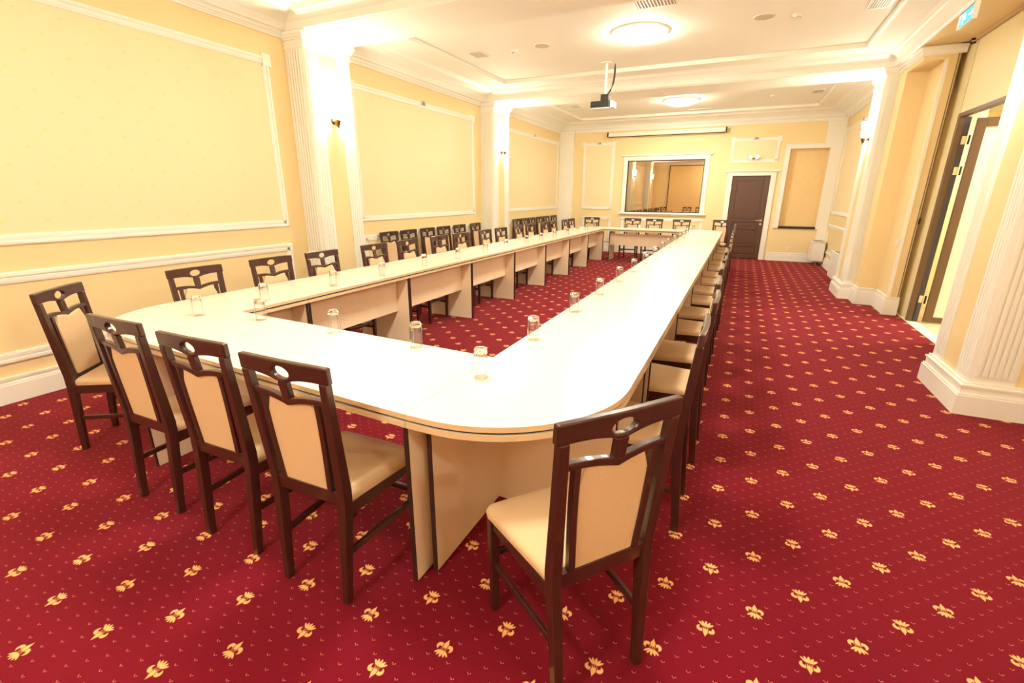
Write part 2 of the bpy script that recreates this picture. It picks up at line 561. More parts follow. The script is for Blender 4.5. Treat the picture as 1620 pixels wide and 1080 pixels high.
def column(x_wall, x_face, y0, y1, side, label, flute_w=None):
    """side=+1: face looks to +X (left wall); -1: face looks to -X (right wall)"""
    b = MB().use('white')
    t = .012
    zf0, zf1 = .24, 3.14
    sg = side
    def bx(xa, xb, *r): b.box(min(xa, xb), max(xa, xb), *r)
    for ya, yb in ((y0, y0 + .2), (y1 - .2, y1)):
        bx(x_face - .004 * sg, x_face + t * sg, ya, yb, zf0, 3.2)
        n = 4
        for i in range(n):
            yc = ya + .02 + .16 * (i + .5) / n
            bx(x_face + t * sg, x_face + (t + .008) * sg, yc - .012, yc + .012, zf0 + .06, zf1 - .03)
    # faces towards and away from the camera
    for yf, sy in ((y0, -1), (y1, 1)):
        xa, xb = (x_wall, x_face) if not flute_w else (x_face - sg * flute_w, x_face)
        lo, hi = min(xa, xb), max(xa, xb)
        b.box(lo, hi, min(yf - .004 * sy, yf + t * sy), max(yf - .004 * sy, yf + t * sy), zf0, 3.2)
        n = 6
        for i in range(n):
            xc = lo + .02 + (hi - lo - .04) * (i + .5) / n
            hw = (hi - lo) / n * .27
            b.box(xc - hw, xc + hw, min(yf + t * sy, yf + (t + .013) * sy), max(yf + t * sy, yf + (t + .013) * sy), zf0 + .06, zf1 - .03)
    # capital
    for z0, z1, d in ((3.12, 3.145, .022), (3.145, 3.205, .014), (3.205, 3.225, .03), (3.225, 3.25, .045), (3.25, 3.281, .06)):
        xa = x_wall if not flute_w else x_face - sg * flute_w
        b.box(min(xa, x_face + d * sg), max(xa, x_face + d * sg), y0 - d, y1 + d, z0, z1)
    xa = x_wall
    for z0, z1, d in ((0, .15, .055), (.15, .165, .048), (.165, .215, .036), (.215, .23, .045), (.23, .25, .028)):
        b.box(min(xa, x_face + d * sg), max(xa, x_face + d * sg), y0 - d, y1 + d, z0, z1)
    return trim(b, label, 'column')
column(XL, -4.67, -.2, .5, 1, 'white fluted pilaster on the left behind the photographer')
column(XL, -4.67, 4.4, 5.1, 1, 'near white fluted pilaster on the left wall with a sconce')
column(XL, -4.67, 9.0, 9.7, 1, 'farther white fluted pilaster on the left wall with a sconce')
column(2.5, XC1, 4.4, 5.1, -1, 'near fluted white column at the right edge beside the opening', .26)
column(2.5, XC1, -.2, .5, -1, 'fluted white column on the right behind the photographer', .26)
column(1.9, XC2, 9.0, 9.7, -1, 'far fluted white column on the right wall with a sconce', .16)
# corner pilasters on the back wall
for x0, x1, lb in ((-4.95, -4.54, 'plain white pilaster in the far left corner'), (1.54, 1.90, 'plain white pilaster in the far right corner')):
    b = MB().use('white')
    b.box(x0, x1, YB - .07, YB + .01, .22, 3.2)
    for z0, z1, d in ((3.12, 3.145, .02), (3.145, 3.20, .012), (3.20, 3.281, .04)):
        b.box(x0, x1 + (d if x0 < 0 else 0), YB - .07 - d, YB, z0, z1)
    if x0 < 0: trim(b, lb, 'pilaster')
    else:
        # only above and below the niche frame
        b = MB().use('white')
        b.box(1.72, 1.90, YB - .05, YB + .01, .22, 3.2); b.box(1.54, 1.72, YB - .05, YB + .01, 2.74, 3.2)
        for z0, z1, d in ((3.12, 3.145, .02), (3.145, 3.20, .012), (3.20, 3.281, .04)):
            b.box(x0 - d, x1, YB - .05 - d, YB, z0, z1)
        trim(b, lb, 'pilaster')

# baseboards
def skirting_y(b, x, sg, y0, y1, h=.20):
    for z0, z1, d in ((0, h - .06, .032), (h - .06, h - .045, .027), (h - .045, h - .02, .018), (h - .02, h, .026)):
        b.box(min(x, x + d * sg), max(x, x + d * sg), y0, y1, z0, z1)
def skirting_x(b, y, sg, x0, x1, h=.20):
    for z0, z1, d in ((0, h - .06, .032), (h - .06, h - .045, .027), (h - .045, h - .02, .018), (h - .02, h, .026)):
        b.box(x0, x1, min(y, y + d * sg), max(y, y + d * sg), z0, z1)
b = MB().use('white')
for y0, y1 in ((YF, -.255), (.555, 4.345), (5.155, 8.945), (9.755, YB)): skirting_y(b, XL, 1, y0, y1)
struct('baseboard_left', b, 'white stepped baseboard along the left wall', 'baseboard')
b = MB().use('white')
skirting_x(b, YB, -1, XL, -.50); skirting_x(b, YB, -1, .71, 1.9)
struct('baseboard_back', b, 'white baseboard along the far wall beside the door', 'baseboard')
b = MB().use('white')
skirting_y(b, 1.90, -1, 9.755, YB)
skirting_x(b, 8.6, -1, 1.75, 1.98, .25); skirting_y(b, 1.75, -1, 8.568, 8.945, .25)
skirting_y(b, 1.98, -1, 7.97, 8.6, .25); skirting_x(b, 7.97, -1, 1.948, 2.11, .25)
skirting_y(b, 2.3, -1, YF, -.255, .25); skirting_y(b, 2.3, -1, .555, 4.345, .25)
struct('baseboard_right', b, 'white baseboard stepping round the recess in the right wall', 'baseboard')
b = MB().use('white'); skirting_x(b, YF, 1, XL, 2.3)
struct('baseboard_front', b, 'white baseboard along the wall behind the photographer', 'baseboard')

# panel mouldings on the walls. frame drawn on plane X or Y; field = wallpaper inside
def pframe(axis, pos, sg, a0, a1, z0, z1, w, label, field=None, blocks=True, open_bottom=False, orn=True, d=.022):
    b = MB().use('white')
    def bx(p0, p1, q0, q1, dd=d):
        if axis == 'x': b.box(min(pos, pos + dd * sg), max(pos, pos + dd * sg), p0, p1, q0, q1)
        else: b.box(p0, p1, min(pos, pos + dd * sg), max(pos, pos + dd * sg), q0, q1)
    for i, (o0, o1, dd) in enumerate(((0, 1, d * .55), (.12, .38, d), (.55, .85, d * .8))):
        bx(a0, a1, z1 - w * o1, z1 - w * o0, dd)
        if not open_bottom: bx(a0, a1, z0 + w * o0, z0 + w * o1, dd)
        zb = z0 if open_bottom else z0 + w * .5
        bx(a0 + w * o0, a0 + w * o1, zb, z1 - w * .5, dd); bx(a1 - w * o1, a1 - w * o0, zb, z1 - w * .5, dd)
    if blocks:
        e = w * .35
        for a in (a0, a1):
            lo, hi = (a - e, a + w) if a == a0 else (a - w, a + e)
            bx(lo, hi, z1 - w - e * .6, z1 + e, d * 1.25)
    if orn:
        mid = (a0 + a1) / 2
        for q, hh in ((-.05, .006), (-.025, .014), (0, .02), (.025, .014), (.05, .006)):
            bx(mid + q - .02, mid + q + .02, z1 - w * .5, z1 + hh, d * 1.3)
    o = trim(b, label)
    if field:
        f = MB().use(field)
        lo, hi, zz0, zz1 = a0 + w * .9, a1 - w * .9, (z0 if open_bottom else z0 + w * .9), z1 - w * .9
        if axis == 'x': f.box(min(pos, pos + .003 * sg), max(pos, pos + .003 * sg), lo, hi, zz0, zz1)
        else: f.box(lo, hi, min(pos, pos + .003 * sg), max(pos, pos + .003 * sg), zz0, zz1)
        f.build('wallpaper_field', o)
    return o
for (y0, y1, nm) in ((-2.3, -.5, 'rear'), (.56, 4.135, 'near'), (5.37, 8.68, 'middle'), (9.98, 13.53, 'far')):
    pframe('x', XL, 1, y0, y1, 1.18, 2.99, .078, 'large white panel moulding with sprig wallpaper, %s bay of left wall' % nm, 'paper_y', True, False, nm != 'near')
    pframe('x', XL, 1, y0 + .02, y1 - .0, .30, .985, .085, 'low white dado moulding under the panel, %s bay of left wall' % nm, None, False, False, False)
for (y0, y1, nm) in ((10.0, 13.45, 'far'),):
    pframe('x', 1.90, -1, y0, y1, 1.17, 3.0, .078, 'large white panel moulding on the right wall, far bay', 'paper_y')
    pframe('x', 1.90, -1, y0, y1, .30, .95, .075, 'low white dado moulding on the right wall, far bay', None, False, False, False)
pframe('x', 2.3, -1, .8, 3.9, 1.18, 2.99, .078, 'large white panel moulding on the near right wall', 'paper_y')
pframe('y', YB, -1, -4.26, -3.37, 1.18, 2.95, .075, 'tall narrow white panel moulding left of the inner window', 'paper_x')
pframe('y', YB, -1, -4.23, -3.36, .28, .975, .075, 'low white moulding under the narrow panel, far wall', None, False, False, False)
pframe('y', YB, -1, -3.07, -.90, .28, .965, .075, 'low wide white moulding below the inner window', None, False, False, False)
pframe('y', YB, -1, -.44, .63, 2.35, 2.92, .07, 'small white panel moulding above the brown door', 'paper_x')
b = MB().use('niche_paper'); b.box(-4.05, 2.25, YF, YF + .05, .01, 3.2)
rp_ = trim(b, 'sprig patterned folding partition behind the photographer', 'partition')
b = MB().use('black'); b.box(-4.09, -4.05, YF, YF + .055, 0, 3.24); b.box(-4.05, 2.25, YF, YF + .055, 3.2, 3.24); b.build('edge_strip', rp_)

# ------------------------------------------------------------------ far wall: window, niche, door
wn = thing('window_1', 'brown tinted inner window in white frame on the far wall', 'window', (-2.0, YB, 0))
wn['kind'] = 'structure'
b = MB().use('white')
def bb(b, x0, x1, y0, y1, z0, z1): b.box(x0 + 2.0, x1 + 2.0, y0 - YB, y1 - YB, z0, z1)
bb(b, -3.10, -2.985, YB - .03, YB, 1.12, 2.50); bb(b, -1.015, -.90, YB - .03, YB, 1.12, 2.50)
bb(b, -3.10, -.90, YB - .035, YB, 2.465, 2.56)
bb(b, -3.125, -.875, YB - .045, YB, 2.56, 2.58); bb(b, -3.16, -.84, YB - .07, YB, 2.58, 2.615)
b.build('window_frame', wn, bevel=.004)
b = MB().use('white'); bb(b, -3.14, -.85, YB - .075, YB, 1.075, 1.105); bb(b, -3.10, -.89, YB - .04, YB, 1.045, 1.12)
b.build('window_sill', wn, bevel=.004)
b = MB().use('black')
bb(b, -2.99, -2.965, YB - .012, YB + .05, 1.12, 2.47); bb(b, -1.035, -1.01, YB - .012, YB + .05, 1.12, 2.47)
bb(b, -2.965, -1.035, YB - .012, YB + .05, 2.445, 2.47); bb(b, -2.965, -1.035, YB - .012, YB + .05, 1.12, 1.145)
b.build('inner_frame', wn)
b = MB().use('mirror'); bb(b, -2.965, -1.035, YB + .015, YB + .02, 1.145, 2.445)
b.build('pane', wn)
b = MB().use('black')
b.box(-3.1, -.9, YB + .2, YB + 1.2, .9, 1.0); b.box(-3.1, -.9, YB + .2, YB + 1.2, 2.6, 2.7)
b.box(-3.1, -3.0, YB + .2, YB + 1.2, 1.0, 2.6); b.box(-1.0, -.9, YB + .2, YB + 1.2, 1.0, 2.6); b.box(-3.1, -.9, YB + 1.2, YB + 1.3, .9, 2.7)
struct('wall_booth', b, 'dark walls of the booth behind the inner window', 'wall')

b = MB().use('white')
b.box(.76, .865, YB - .035, YB + .01, .80, 2.645); b.box(1.665, 1.76, YB - .055, YB + .01, .80, 2.645)
b.box(.76, 1.76, YB - .035, YB + .01, 2.645, 2.73); b.box(.74, 1.78, YB - .045, YB, 2.72, 2.745)
nf = trim(b, 'white frame round the recessed wallpaper niche right of the door', 'niche frame')
b = MB().use('niche_paper'); b.box(.86, 1.67, YB + .10, YB + .12, .85, 2.65); b.build('niche_back', nf)
b = MB().use('black'); b.box(.80, 1.70, YB - .03, YB + .12, .80, .85); b.build('niche_sill', nf)

# the door
dr = thing('door_1', 'dark brown panelled door in the far wall with steel handle', 'door', (.107, YB, 0))
dr['kind'] = 'structure'
b = MB().use('doorwood')
W2 = .425
def db(b, x0, x1, y0, y1, z0, z1): b.box(x0, x1, y0, y1, z0, z1)
Yd = .02
for x0, x1, z0, z1 in ((-W2, -W2 + .12, .01, 2.04), (W2 - .12, W2, .01, 2.04), (-W2 + .12, W2 - .12, 1.93, 2.04), (-W2 + .12, W2 - .12, .92, .99),
                       (-W2 + .12, W2 - .12, .74, .79), (-W2 + .12, W2 - .12, .31, .37), (-W2 + .12, W2 - .12, .01, .10)):
    db(b, x0, x1, Yd, Yd + .04, z0, z1)
db(b, -W2 + .1, W2 - .1, Yd + .014, Yd + .03, .05, 1.98)
for z0, z1 in ((1.02, 1.90), (.815, .895), (.40, .715), (.13, .285)):
    db(b, -W2 + .15, W2 - .15, Yd + .006, Yd + .02, z0, z1)
b.build('door_leaf', dr, bevel=.004)
b = MB().use('white')
db(b, -.545, -.430, -.03, .0, 0, 2.09); db(b, .430, .545, -.03, .0, 0, 2.09)
db(b, -.545, .545, -.032, .0, 2.05, 2.125); db(b, -.565, .565, -.045, 0, 2.125, 2.145); db(b, -.60, .60, -.065, 0, 2.145, 2.175)
b.build('architrave', dr, bevel=.004)
b = MB().use('steel')
b.tube([(.33, -.045, .975), (.36, -.045, .975), (.36, .02, .975)], .011)
b.tube([(.365, -.045, .975), (.22, -.048, .972)], .010)
b.lathe([(.0, 0), (.026, 0), (.026, .008), (0, .008)], 20)
hb = MB().use('steel')
hb.tube([(.36, .02, .975), (.36, -.03, .975), (.352, -.045, .975), (.335, -.050, .975), (.235, -.050, .972)], .010)
hb.tube([(.36, .022, .975), (.36, .008, .975)], .026, 20)
hb.tube([(.36, .022, .885), (.36, .006, .885)], .026, 20)
hb.build('door_handle', dr, smooth=True)
b = MB().use('steel')
for z in (.28, 1.05, 1.75): b.tube([(-W2 - .004, .012, z - .05), (-W2 - .004, .012, z + .05)], .008)
b.build('hinge', dr, smooth=True)

# emergency light over the door
em = thing('emergency_light', 'twin head emergency light above the brown door', 'light', (.10, YB - .003, 2.44))
b = MB().use('plastic'); b.box(-.13, .13, -.05, 0, -.03, .03); b.build('body', em, bevel=.01)
for sx in (-1, 1):
    b = MB().use('plastic'); b.tube([(sx * .09, -.02, .03), (sx * .085, -.085, .035)], .04, 16, [.022, .042]); b.build('lamp_head', em, smooth=True)
    b = MB().use('lamp'); b.tube([(sx * .085, -.086, .035), (sx * .085, -.0865, .035)], .033, 16); b.build('lens', em)
b = MB().use('bronze'); b.box(-.03, .03, -.052, -.045, -.015, .02); b.build('label_plate', em)

# projection screen case
ps = thing('projection_screen', 'long white rolled up projection screen case over the inner window', 'projection screen', (-2.08, 13.64, 3.125))
b = MB().use('screen'); b.box(-1.46, 1.46, -.05, .05, -.05, .055); b.build('case', ps, bevel=.012)
for sx in (-1, 1):
    b = MB().use('blackplastic'); b.box(sx * 1.475 - .017, sx * 1.475 + .017, -.055, .055, -.058, .062); b.build('end_cap', ps, bevel=.006)
b = MB().use('blackplastic'); b.box(-1.45, 1.45, -.012, .012, -.066, -.05); b.build('bottom_bar', ps)
for x in (-1.2, 1.2):
    b = MB().use('steel'); b.box(x - .02, x + .02, .05, .112, -.02, .05); b.build('wall_bracket', ps)

# socket and switch
b = MB().use('plastic'); b.box(-.04, .04, -.012, 0, -.04, .04); b.box(-.028, .028, -.015, -.01, -.028, .028)
tag(b.build('wall_socket', loc=(1.19, YB, .30), bevel=.004), 'white socket low on the far wall right of the door', 'socket')
b = MB().use('plastic'); b.box(-.012, 0, -.075, .075, -.04, .04); b.box(-.015, -.01, -.065, -.005, -.03, .03); b.box(-.015, -.01, .005, .065, -.03, .03)
tag(b.build('light_switch', loc=(1.98, 8.12, .965), bevel=.003), 'white double light switch in the recess of the right wall', 'switch')

# convector heaters at the far right
def convector(x0, x1, y0, y1, z0, z1, label):
    t = thing('convector_heater', label, 'heater', ((x0 + x1) / 2, (y0 + y1) / 2, 0), 0, 'convector heaters on the right wall')
    cx, cy = (x0 + x1) / 2, (y0 + y1) / 2
    b = MB().use('plastic'); b.box(x0 - cx, x1 - cx, y0 - cy, y1 - cy, z0, z1 - .02); b.build('case', t, bevel=.03, seg=3)
    b = MB().use('plastic'); b.box(x0 - cx - .005, x1 - cx, y0 - cy - .005, y1 - cy + .005, z1 - .018, z1)
    b.use('grey')
    n = int((y1 - y0) / .03)
    for i in range(n):
        yy = y0 - cy + .02 + (y1 - y0 - .04) * i / n
        b.box(x0 - cx + .03, x1 - cx - .03, yy, yy + .012, z1, z1 + .002)
    b.build('top_grille', t, bevel=.004)
    for s in (-1, 1):
        b = MB().use('grey'); b.tube([(0, s * (y1 - y0) * .3, 0), (0, s * (y1 - y0) * .3, z0 + .02)], .012); b.build('pipe', t, smooth=True)
convector(1.60, 1.86, 13.02, 13.62, .10, .56, 'white convector heater standing in the far right corner')
convector(1.67, 1.865, 10.15, 10.95, .08, .565, 'white convector heater against the right wall just past the column')

# ------------------------------------------------------------------ opening on the right: folding partition, door, corridor
PXX = 2.17
pt = thing('folding_partition', 'cream folding partition filling the opening in the right wall', 'partition', (PXX, 6.9, 0))
def pb(b, x0, x1, y0, y1, z0, z1): b.box(x0 - PXX, x1 - PXX, y0 - 6.9, y1 - 6.9, z0, z1)
M['cream'] = mat('cream_partition', (.90, .80, .50), .45, .4)
for y0, y1, z0 in ((7.735, 8.40, .012), (5.1, 6.50, .012)):
    b = MB().use('cream'); pb(b, PXX, PXX + .05, y0, y1, z0, 3.265); b.build('leaf', pt, bevel=.004)
b = MB().use('cream'); pb(b, PXX, PXX + .05, 6.50, 7.73, 2.50, 3.265); b.build('transom_leaf', pt, bevel=.004)
b = MB().use('framewood')
pb(b, PXX - .012, PXX + .06, 7.655, 7.73, .0, 2.50); pb(b, PXX - .012, PXX + .06, 6.50, 6.555, 0, 2.50); pb(b, PXX - .012, PXX + .06, 6.555, 7.655, 2.455, 2.50)
b.build('door_frame', pt, bevel=.003)
b = MB().use('steel'); pb(b, PXX - .003, PXX + .0, 7.728, 7.737, 2.5, 3.26); b.build('seam_strip', pt)
b = MB().use('edge'); pb(b, PXX - .02, PXX + .06, 5.1, 8.42, 3.268, 3.30); b.build('track', pt)
for y in (8.36, 7.79):
    b = MB().use('blackplastic')
    b.tube([(-.01, y - 6.9, 3.25), (-.05, y - 6.9, 3.24), (-.065, y - 6.9, 3.262), (-.05, y - 6.9, 3.285), (-.01, y - 6.9, 3.285)], .011)
    b.build('roller_bracket', pt, smooth=True)
b = MB().use('blackplastic'); pb(b, 2.098, 2.118, 7.945, 7.962, 1.22, 1.30)
b.build('latch', pt)
b = MB().use('threshold'); b.box(2.14, 2.27, 5.1, 9.0, -.1, .004)
trim(b, 'cream threshold strip between red carpet and corridor tiles', 'threshold')
b = MB().use('white'); b.box(1.962, 1.98, 7.952, 7.972, .25, 3.14); b.box(1.98, 2.0, 7.952, 7.97, .25, 3.14)
trim(b, 'thin white edge strip on the recess corner')
b = MB().use('framewood'); b.box(2.082, 2.089, 7.962, 7.97, .25, 3.3); b.box(2.104, 2.112, 7.962, 7.975, .25, 3.3)
trim(b, 'brown channel strip where the partition meets the wall')
b = MB().use('white')
for z0, z1, d in ((3.19, 3.21, .012), (3.21, 3.24, .022), (3.24, 3.28, .035)):
    b.box(1.75 - d, 1.75, 7.97 - d, 8.955, z0, z1); b.box(1.75, 2.15, 7.97 - d, 7.97, z0, z1)
b.box(1.69, 1.75, 7.97, 8.955, 3.28, 3.47)
trim(b, 'white cornice over the recess in the right wall')

# open door leaf with pale glass, swung into the corridor
gd = thing('door_2', 'open brown framed glass door swung out into the corridor', 'door', (2.27, 7.60, 0))
gd['kind'] = 'structure'
b = MB().use('greyjamb'); b.box(-.06, .0, .055, .125, 0, 2.455); b.build('door_jamb', gd)
b = MB().use('framewood')
b.box(.035, .125, -.02, .02, .02, 2.43); b.box(.82, .91, -.02, .02, .02, 2.43); b.box(.125, .82, -.02, .02, 2.335, 2.43); b.box(.125, .82, -.02, .02, .02, .09)
b.build('door_stile', gd, bevel=.004)
b = MB().use('glasspane'); b.box(.122, .823, -.004, .004, .088, 2.338); b.build('pane', gd)
for z in (.30, 1.86, 2.20):
    b = MB().use('steel'); b.box(-.045, -.005, .048, .056, z - .045, z + .045); b.build('hinge_plate', gd)
    b = MB().use('blackplastic'); b.tube([(.012, .02, z - .05), (.012, .02, z + .05)], .010); b.build('hinge_pin', gd)

b = MB().use('tile'); b.box(2.27, 4.6, 4.6, 11.0, -.1, 0)
struct('floor_corridor', b, 'beige patterned tile floor of the corridor', 'floor')
b = MB().use('cream')
b.box(4.6, 4.7, 4.6, 11.0, -.1, 2.9); b.box(2.6, 4.7, 11.0, 11.1, -.1, 2.9); b.box(2.5, 4.7, 4.5, 4.6, -.1, 2.9)
b.box(2.6, 2.7, 8.6, 11.0, -.1, 2.9)
struct('wall_corridor', b, 'cream corridor walls seen through the opening', 'wall')
b = MB().use('ceiling'); b.box(2.2, 4.7, 4.5, 11.1, 2.9, 3.0); b.box(2.22, 2.5, 4.6, 9.0, 2.9, 3.6)
struct('ceiling_corridor', b, 'pale corridor ceiling', 'ceiling')

# exit sign under the header
ex = thing('exit_sign', 'small green lit exit sign hanging over the right opening', 'sign', (1.72, 6.60, 3.30))
b = MB().use('plastic'); b.box(-.012, .012, -.175, .175, -.145, -.012); b.box(-.02, .02, -.19, -.175, -.15, 0); b.box(-.02, .02, .175, .19, -.15, 0)
b.build('housing', ex, bevel=.003)
M['signglow'] = emit('sign_green', (.10, .42, .42), .55)
b = MB().use('signglow'); b.box(-.016, -.0125, -.165, .165, -.137, -.02); b.build('sign_panel', ex)
M['signwhite'] = emit('sign_white', (.75, 1.0, .95), .9)
b = MB().use('signwhite')
X0, X1 = -.0175, -.016
# running figure (seen from the room, y runs to the left in the picture)
def sg_box(y0, y1, z0, z1): b.box(X0, X1, y0, y1, z0, z1)
b.tube([(X0, .045, -.045), (X1, .045, -.045)], .011, 12)
for p, q in (((.04, -.058), (.02, -.085)), ((.02, -.085), (.045, -.10)), ((.045, -.10), (.06, -.125)), ((.02, -.085), (0, -.10)), ((0, -.10), (-.018, -.098)),
             ((.036, -.06), (.062, -.072)), ((.036, -.06), (.012, -.062)), ((.012, -.062), (0, -.075))):
    b.tube([(X1, p[0], p[1]), (X1, q[0], q[1])], .0055, 6)
for y0, y1 in ((.08, .155),):
    sg_box(y0, y0 + .008, -.125, -.035); sg_box(y1 - .008, y1, -.125, -.035); sg_box(y0, y1, -.043, -.035)
sg_box(-.15, -.06, -.083, -.073)
b.tube([(X1, -.125, -.055), (X1, -.15, -.078)], .005, 6); b.tube([(X1, -.125, -.101), (X1, -.15, -.078)], .005, 6)
b.build('pictogram', ex)

# ------------------------------------------------------------------ ceiling fittings
def ceiling_lamp(x, y, r, label):
    t = thing('ceiling_light', label, 'ceiling light', (x, y, 3.52), 0, 'round ceiling bowls')
    b = MB().use('white'); b.lathe([(r + .05, 0), (r + .05, -.012), (r + .02, -.028), (r - .01, -.03), (r - .01, 0)], 48, close=True); b.build('rim', t, smooth=True)
    b = MB().use('lamp')
    prof = [(r * math.cos(a), -.028 - .085 * math.sin(a)) for a in [PI / 2 * k / 8 for k in range(9)]]
    prof[-1] = (0.0001, prof[-1][1]); b.lathe(prof, 48); b.build('glass_bowl', t, smooth=True, fix=True)
ceiling_lamp(-1.45, 6.80, .31, 'glowing round ceiling bowl in the middle bay before the projector')
ceiling_lamp(-1.48, 11.6, .33, 'glowing round ceiling bowl in the far bay behind the projector')
ceiling_lamp(-1.45, 2.2, .31, 'glowing round ceiling bowl above the near table end')
ceiling_lamp(-1.45, -1.4, .31, 'glowing round ceiling bowl behind the photographer')

def vent(x, y, sx, sy, label, ny):
    t = thing('ceiling_vent', label, 'vent', (x, y, 3.52), 0, 'ceiling vents')
    b = MB().use('grey'); b.box(-sx / 2, sx / 2, -sy / 2, sy / 2, -.006, 0); b.build('backing', t)
    b = MB().use('plastic')
    e = .015
    b.box(-sx / 2 - e, sx / 2 + e, -sy / 2 - e, -sy / 2, -.012, 0); b.box(-sx / 2 - e, sx / 2 + e, sy / 2, sy / 2 + e, -.012, 0)
    b.box(-sx / 2 - e, -sx / 2, -sy / 2, sy / 2, -.012, 0); b.box(sx / 2, sx / 2 + e, -sy / 2, sy / 2, -.012, 0)
    b.build('frame', t)
    b = MB().use('plastic')
    for i in range(ny):
        xx = -sx / 2 + sx * (i + .5) / ny
        b.box(xx - sx / ny * .18, xx + sx / ny * .18, -sy / 2, sy / 2, -.011, -.006)
    b.build('slat', t)
vent(-3.77, 6.83, .20, .26, 'small square ceiling vent left of the middle ceiling bowl', 7)
vent(-1.12, 5.88, .40, .26, 'wide slatted ceiling vent nearest the camera at the top', 12)
vent(1.04, 6.90, .19, .30, 'brown looking slatted vent by the right edge of the middle ceiling', 8)
vent(-3.77, 11.42, .18, .30, 'small ceiling vent at left of the far bay', 6)
vent(1.04, 11.72, .17, .32, 'small ceiling vent at right of the far bay', 6)
vent(-1.21, 12.98, .48, .16, 'long narrow ceiling vent behind the far ceiling bowl', 14)
for x, y, lb in ((-2.78, 6.82, 'round speaker grille in the ceiling left of the middle bowl'), (-.06, 6.85, 'round speaker grille in the ceiling right of the middle bowl')):
    t = thing('ceiling_speaker', lb, 'speaker', (x, y, 3.52), 0, 'ceiling speakers')
    b = MB().use('shade'); b.lathe([(.0001, -.008), (.095, -.008), (.10, -.004), (.10, 0), (.0001, 0)], 32); b.build('grille', t, smooth=True)
    b = MB().use('plastic'); b.lathe([(.10, 0), (.10, -.01), (.112, -.008), (.115, 0)], 32, close=True); b.build('ring', t, smooth=True)
for x, y, lb in ((-3.21, 6.86, 'smoke detector between the left vent and the left speaker'), (.28, 6.92, 'smoke detector right of the right ceiling speaker'),
                 (.25, 11.78, 'smoke detector in the far ceiling bay')):
    t = thing('smoke_detector', lb, 'smoke detector', (x, y, 3.52), 0, 'smoke detectors')
    b = MB().use('plastic'); b.lathe([(.0001, -.045), (.03, -.045), (.035, -.035), (.05, -.02), (.055, 0), (.0001, 0)], 28); b.build('body', t, smooth=True)
    b = MB().use('blackplastic')
    for a in range(8): b.box(.033 * math.cos(a * PI / 4) - .005, .033 * math.cos(a * PI / 4) + .005, .033 * math.sin(a * PI / 4) - .005, .033 * math.sin(a * PI / 4) + .005, -.040, -.034)
    b.build('sensor_slot', t)

# projector on a pole
pj = thing('ceiling_projector', 'black projector hanging from the ceiling on a white pole', 'projector', (-2.19, 8.06, 3.52))
b = MB().use('plastic'); b.lathe([(.0001, 0), (.10, 0), (.10, -.012), (.0001, -.012)], 24); b.build('ceiling_plate', pj, smooth=True)
b = MB().use('white'); b.tube([(0, 0, -.01), (0, 0, -.50)], .020, 14); b.build('pole', pj, smooth=True)
b = MB().use('blackplastic'); b.box(-.06, .07, -.05, .05, -.55, -.44); b.build('mount_bracket', pj, bevel=.01)
b = MB().use('blackplastic'); b.box(-.20, .11, -.12, .13, -.64, -.545)
b.build('body', pj, bevel=.015)
b = MB().use('plastic'); b.box(-.19, .11, -.115, .125, -.655, -.64); b.box(.11, .16, -.10, .11, -.645, -.55); b.build('side_panel', pj, bevel=.006)
b = MB().use('greyjamb'); b.tube([(-.05, .13, -.59), (-.05, .16, -.59)], .03, 20); b.build('lens', pj, smooth=True)
b = MB().use('blackplastic')
b.tube([(.13, .0, -.02), (.132, 0, -.10), (.13, 0, -.20), (.115, 0, -.30), (.08, 0, -.39), (.03, -.02, -.47)], .012, 10, [.006, .014, .014, .014, .013, .013])
b.build('cable', pj, smooth=True)

# ------------------------------------------------------------------ sconces
def sconce(x, y, z, sg, label):
    t = thing('wall_sconce', label, 'wall lamp', (x, y, z), 0, 'bronze wall sconces')
    b = MB().use('bronze'); b.tube([(0, 0, .02), (sg * .018, 0, .02)], .05, 20, [.05, .035]); b.build('wall_plate', t, smooth=True)
    b = MB().use('bronze')
    b.tube([(sg * .015, 0, .02), (sg * .025, 0, -.03), (sg * .045, 0, -.05), (sg * .062, 0, -.03), (sg * .066, 0, .01)], .010)
    b.build('arm', t, smooth=True)
    b = MB().use('bronze'); b.lathe([(.0001, -.075), (.012, -.07), (.008, -.05), (.022, -.03), (.03, .0), (.036, .02), (.0001, .02)], 20, (sg * .066, 0, .0)); b.build('cup', t, smooth=True)
    b = MB().use('sconce'); b.lathe([(.026, .018), (.038, .05), (.044, .10), (.048, .15), (.054, .20), (.062, .245), (.058, .245), (.049, .20), (.043, .15), (.039, .10), (.033, .05), (.021, .022)], 28, (sg * .066, 0, 0), close=True)
    b.build('glass_shade', t, smooth=True)
sconce(-4.658, .15, 2.40, 1, 'bronze sconce added as frontal fill on the left pilaster behind the photographer')  # extra sconce, added to brighten the faces turned to the camera
sconce(XC1 - .012, .15, 2.40, -1, 'unseen bronze sconce added as frontal fill on the right column behind the photographer')  # out of view, added opposite the left one for more frontal light
sconce(-4.658, 4.75, 2.40, 1, 'lit bronze sconce on the near left pilaster')
sconce(-4.658, 9.35, 2.40, 1, 'lit bronze sconce on the farther left pilaster')
sconce(XC1 - .012, 4.60, 2.40, -1, 'lit bronze sconce on the near right column')
sconce(XC2 - .012, 9.35, 2.40, -1, 'lit bronze sconce on the far right column')

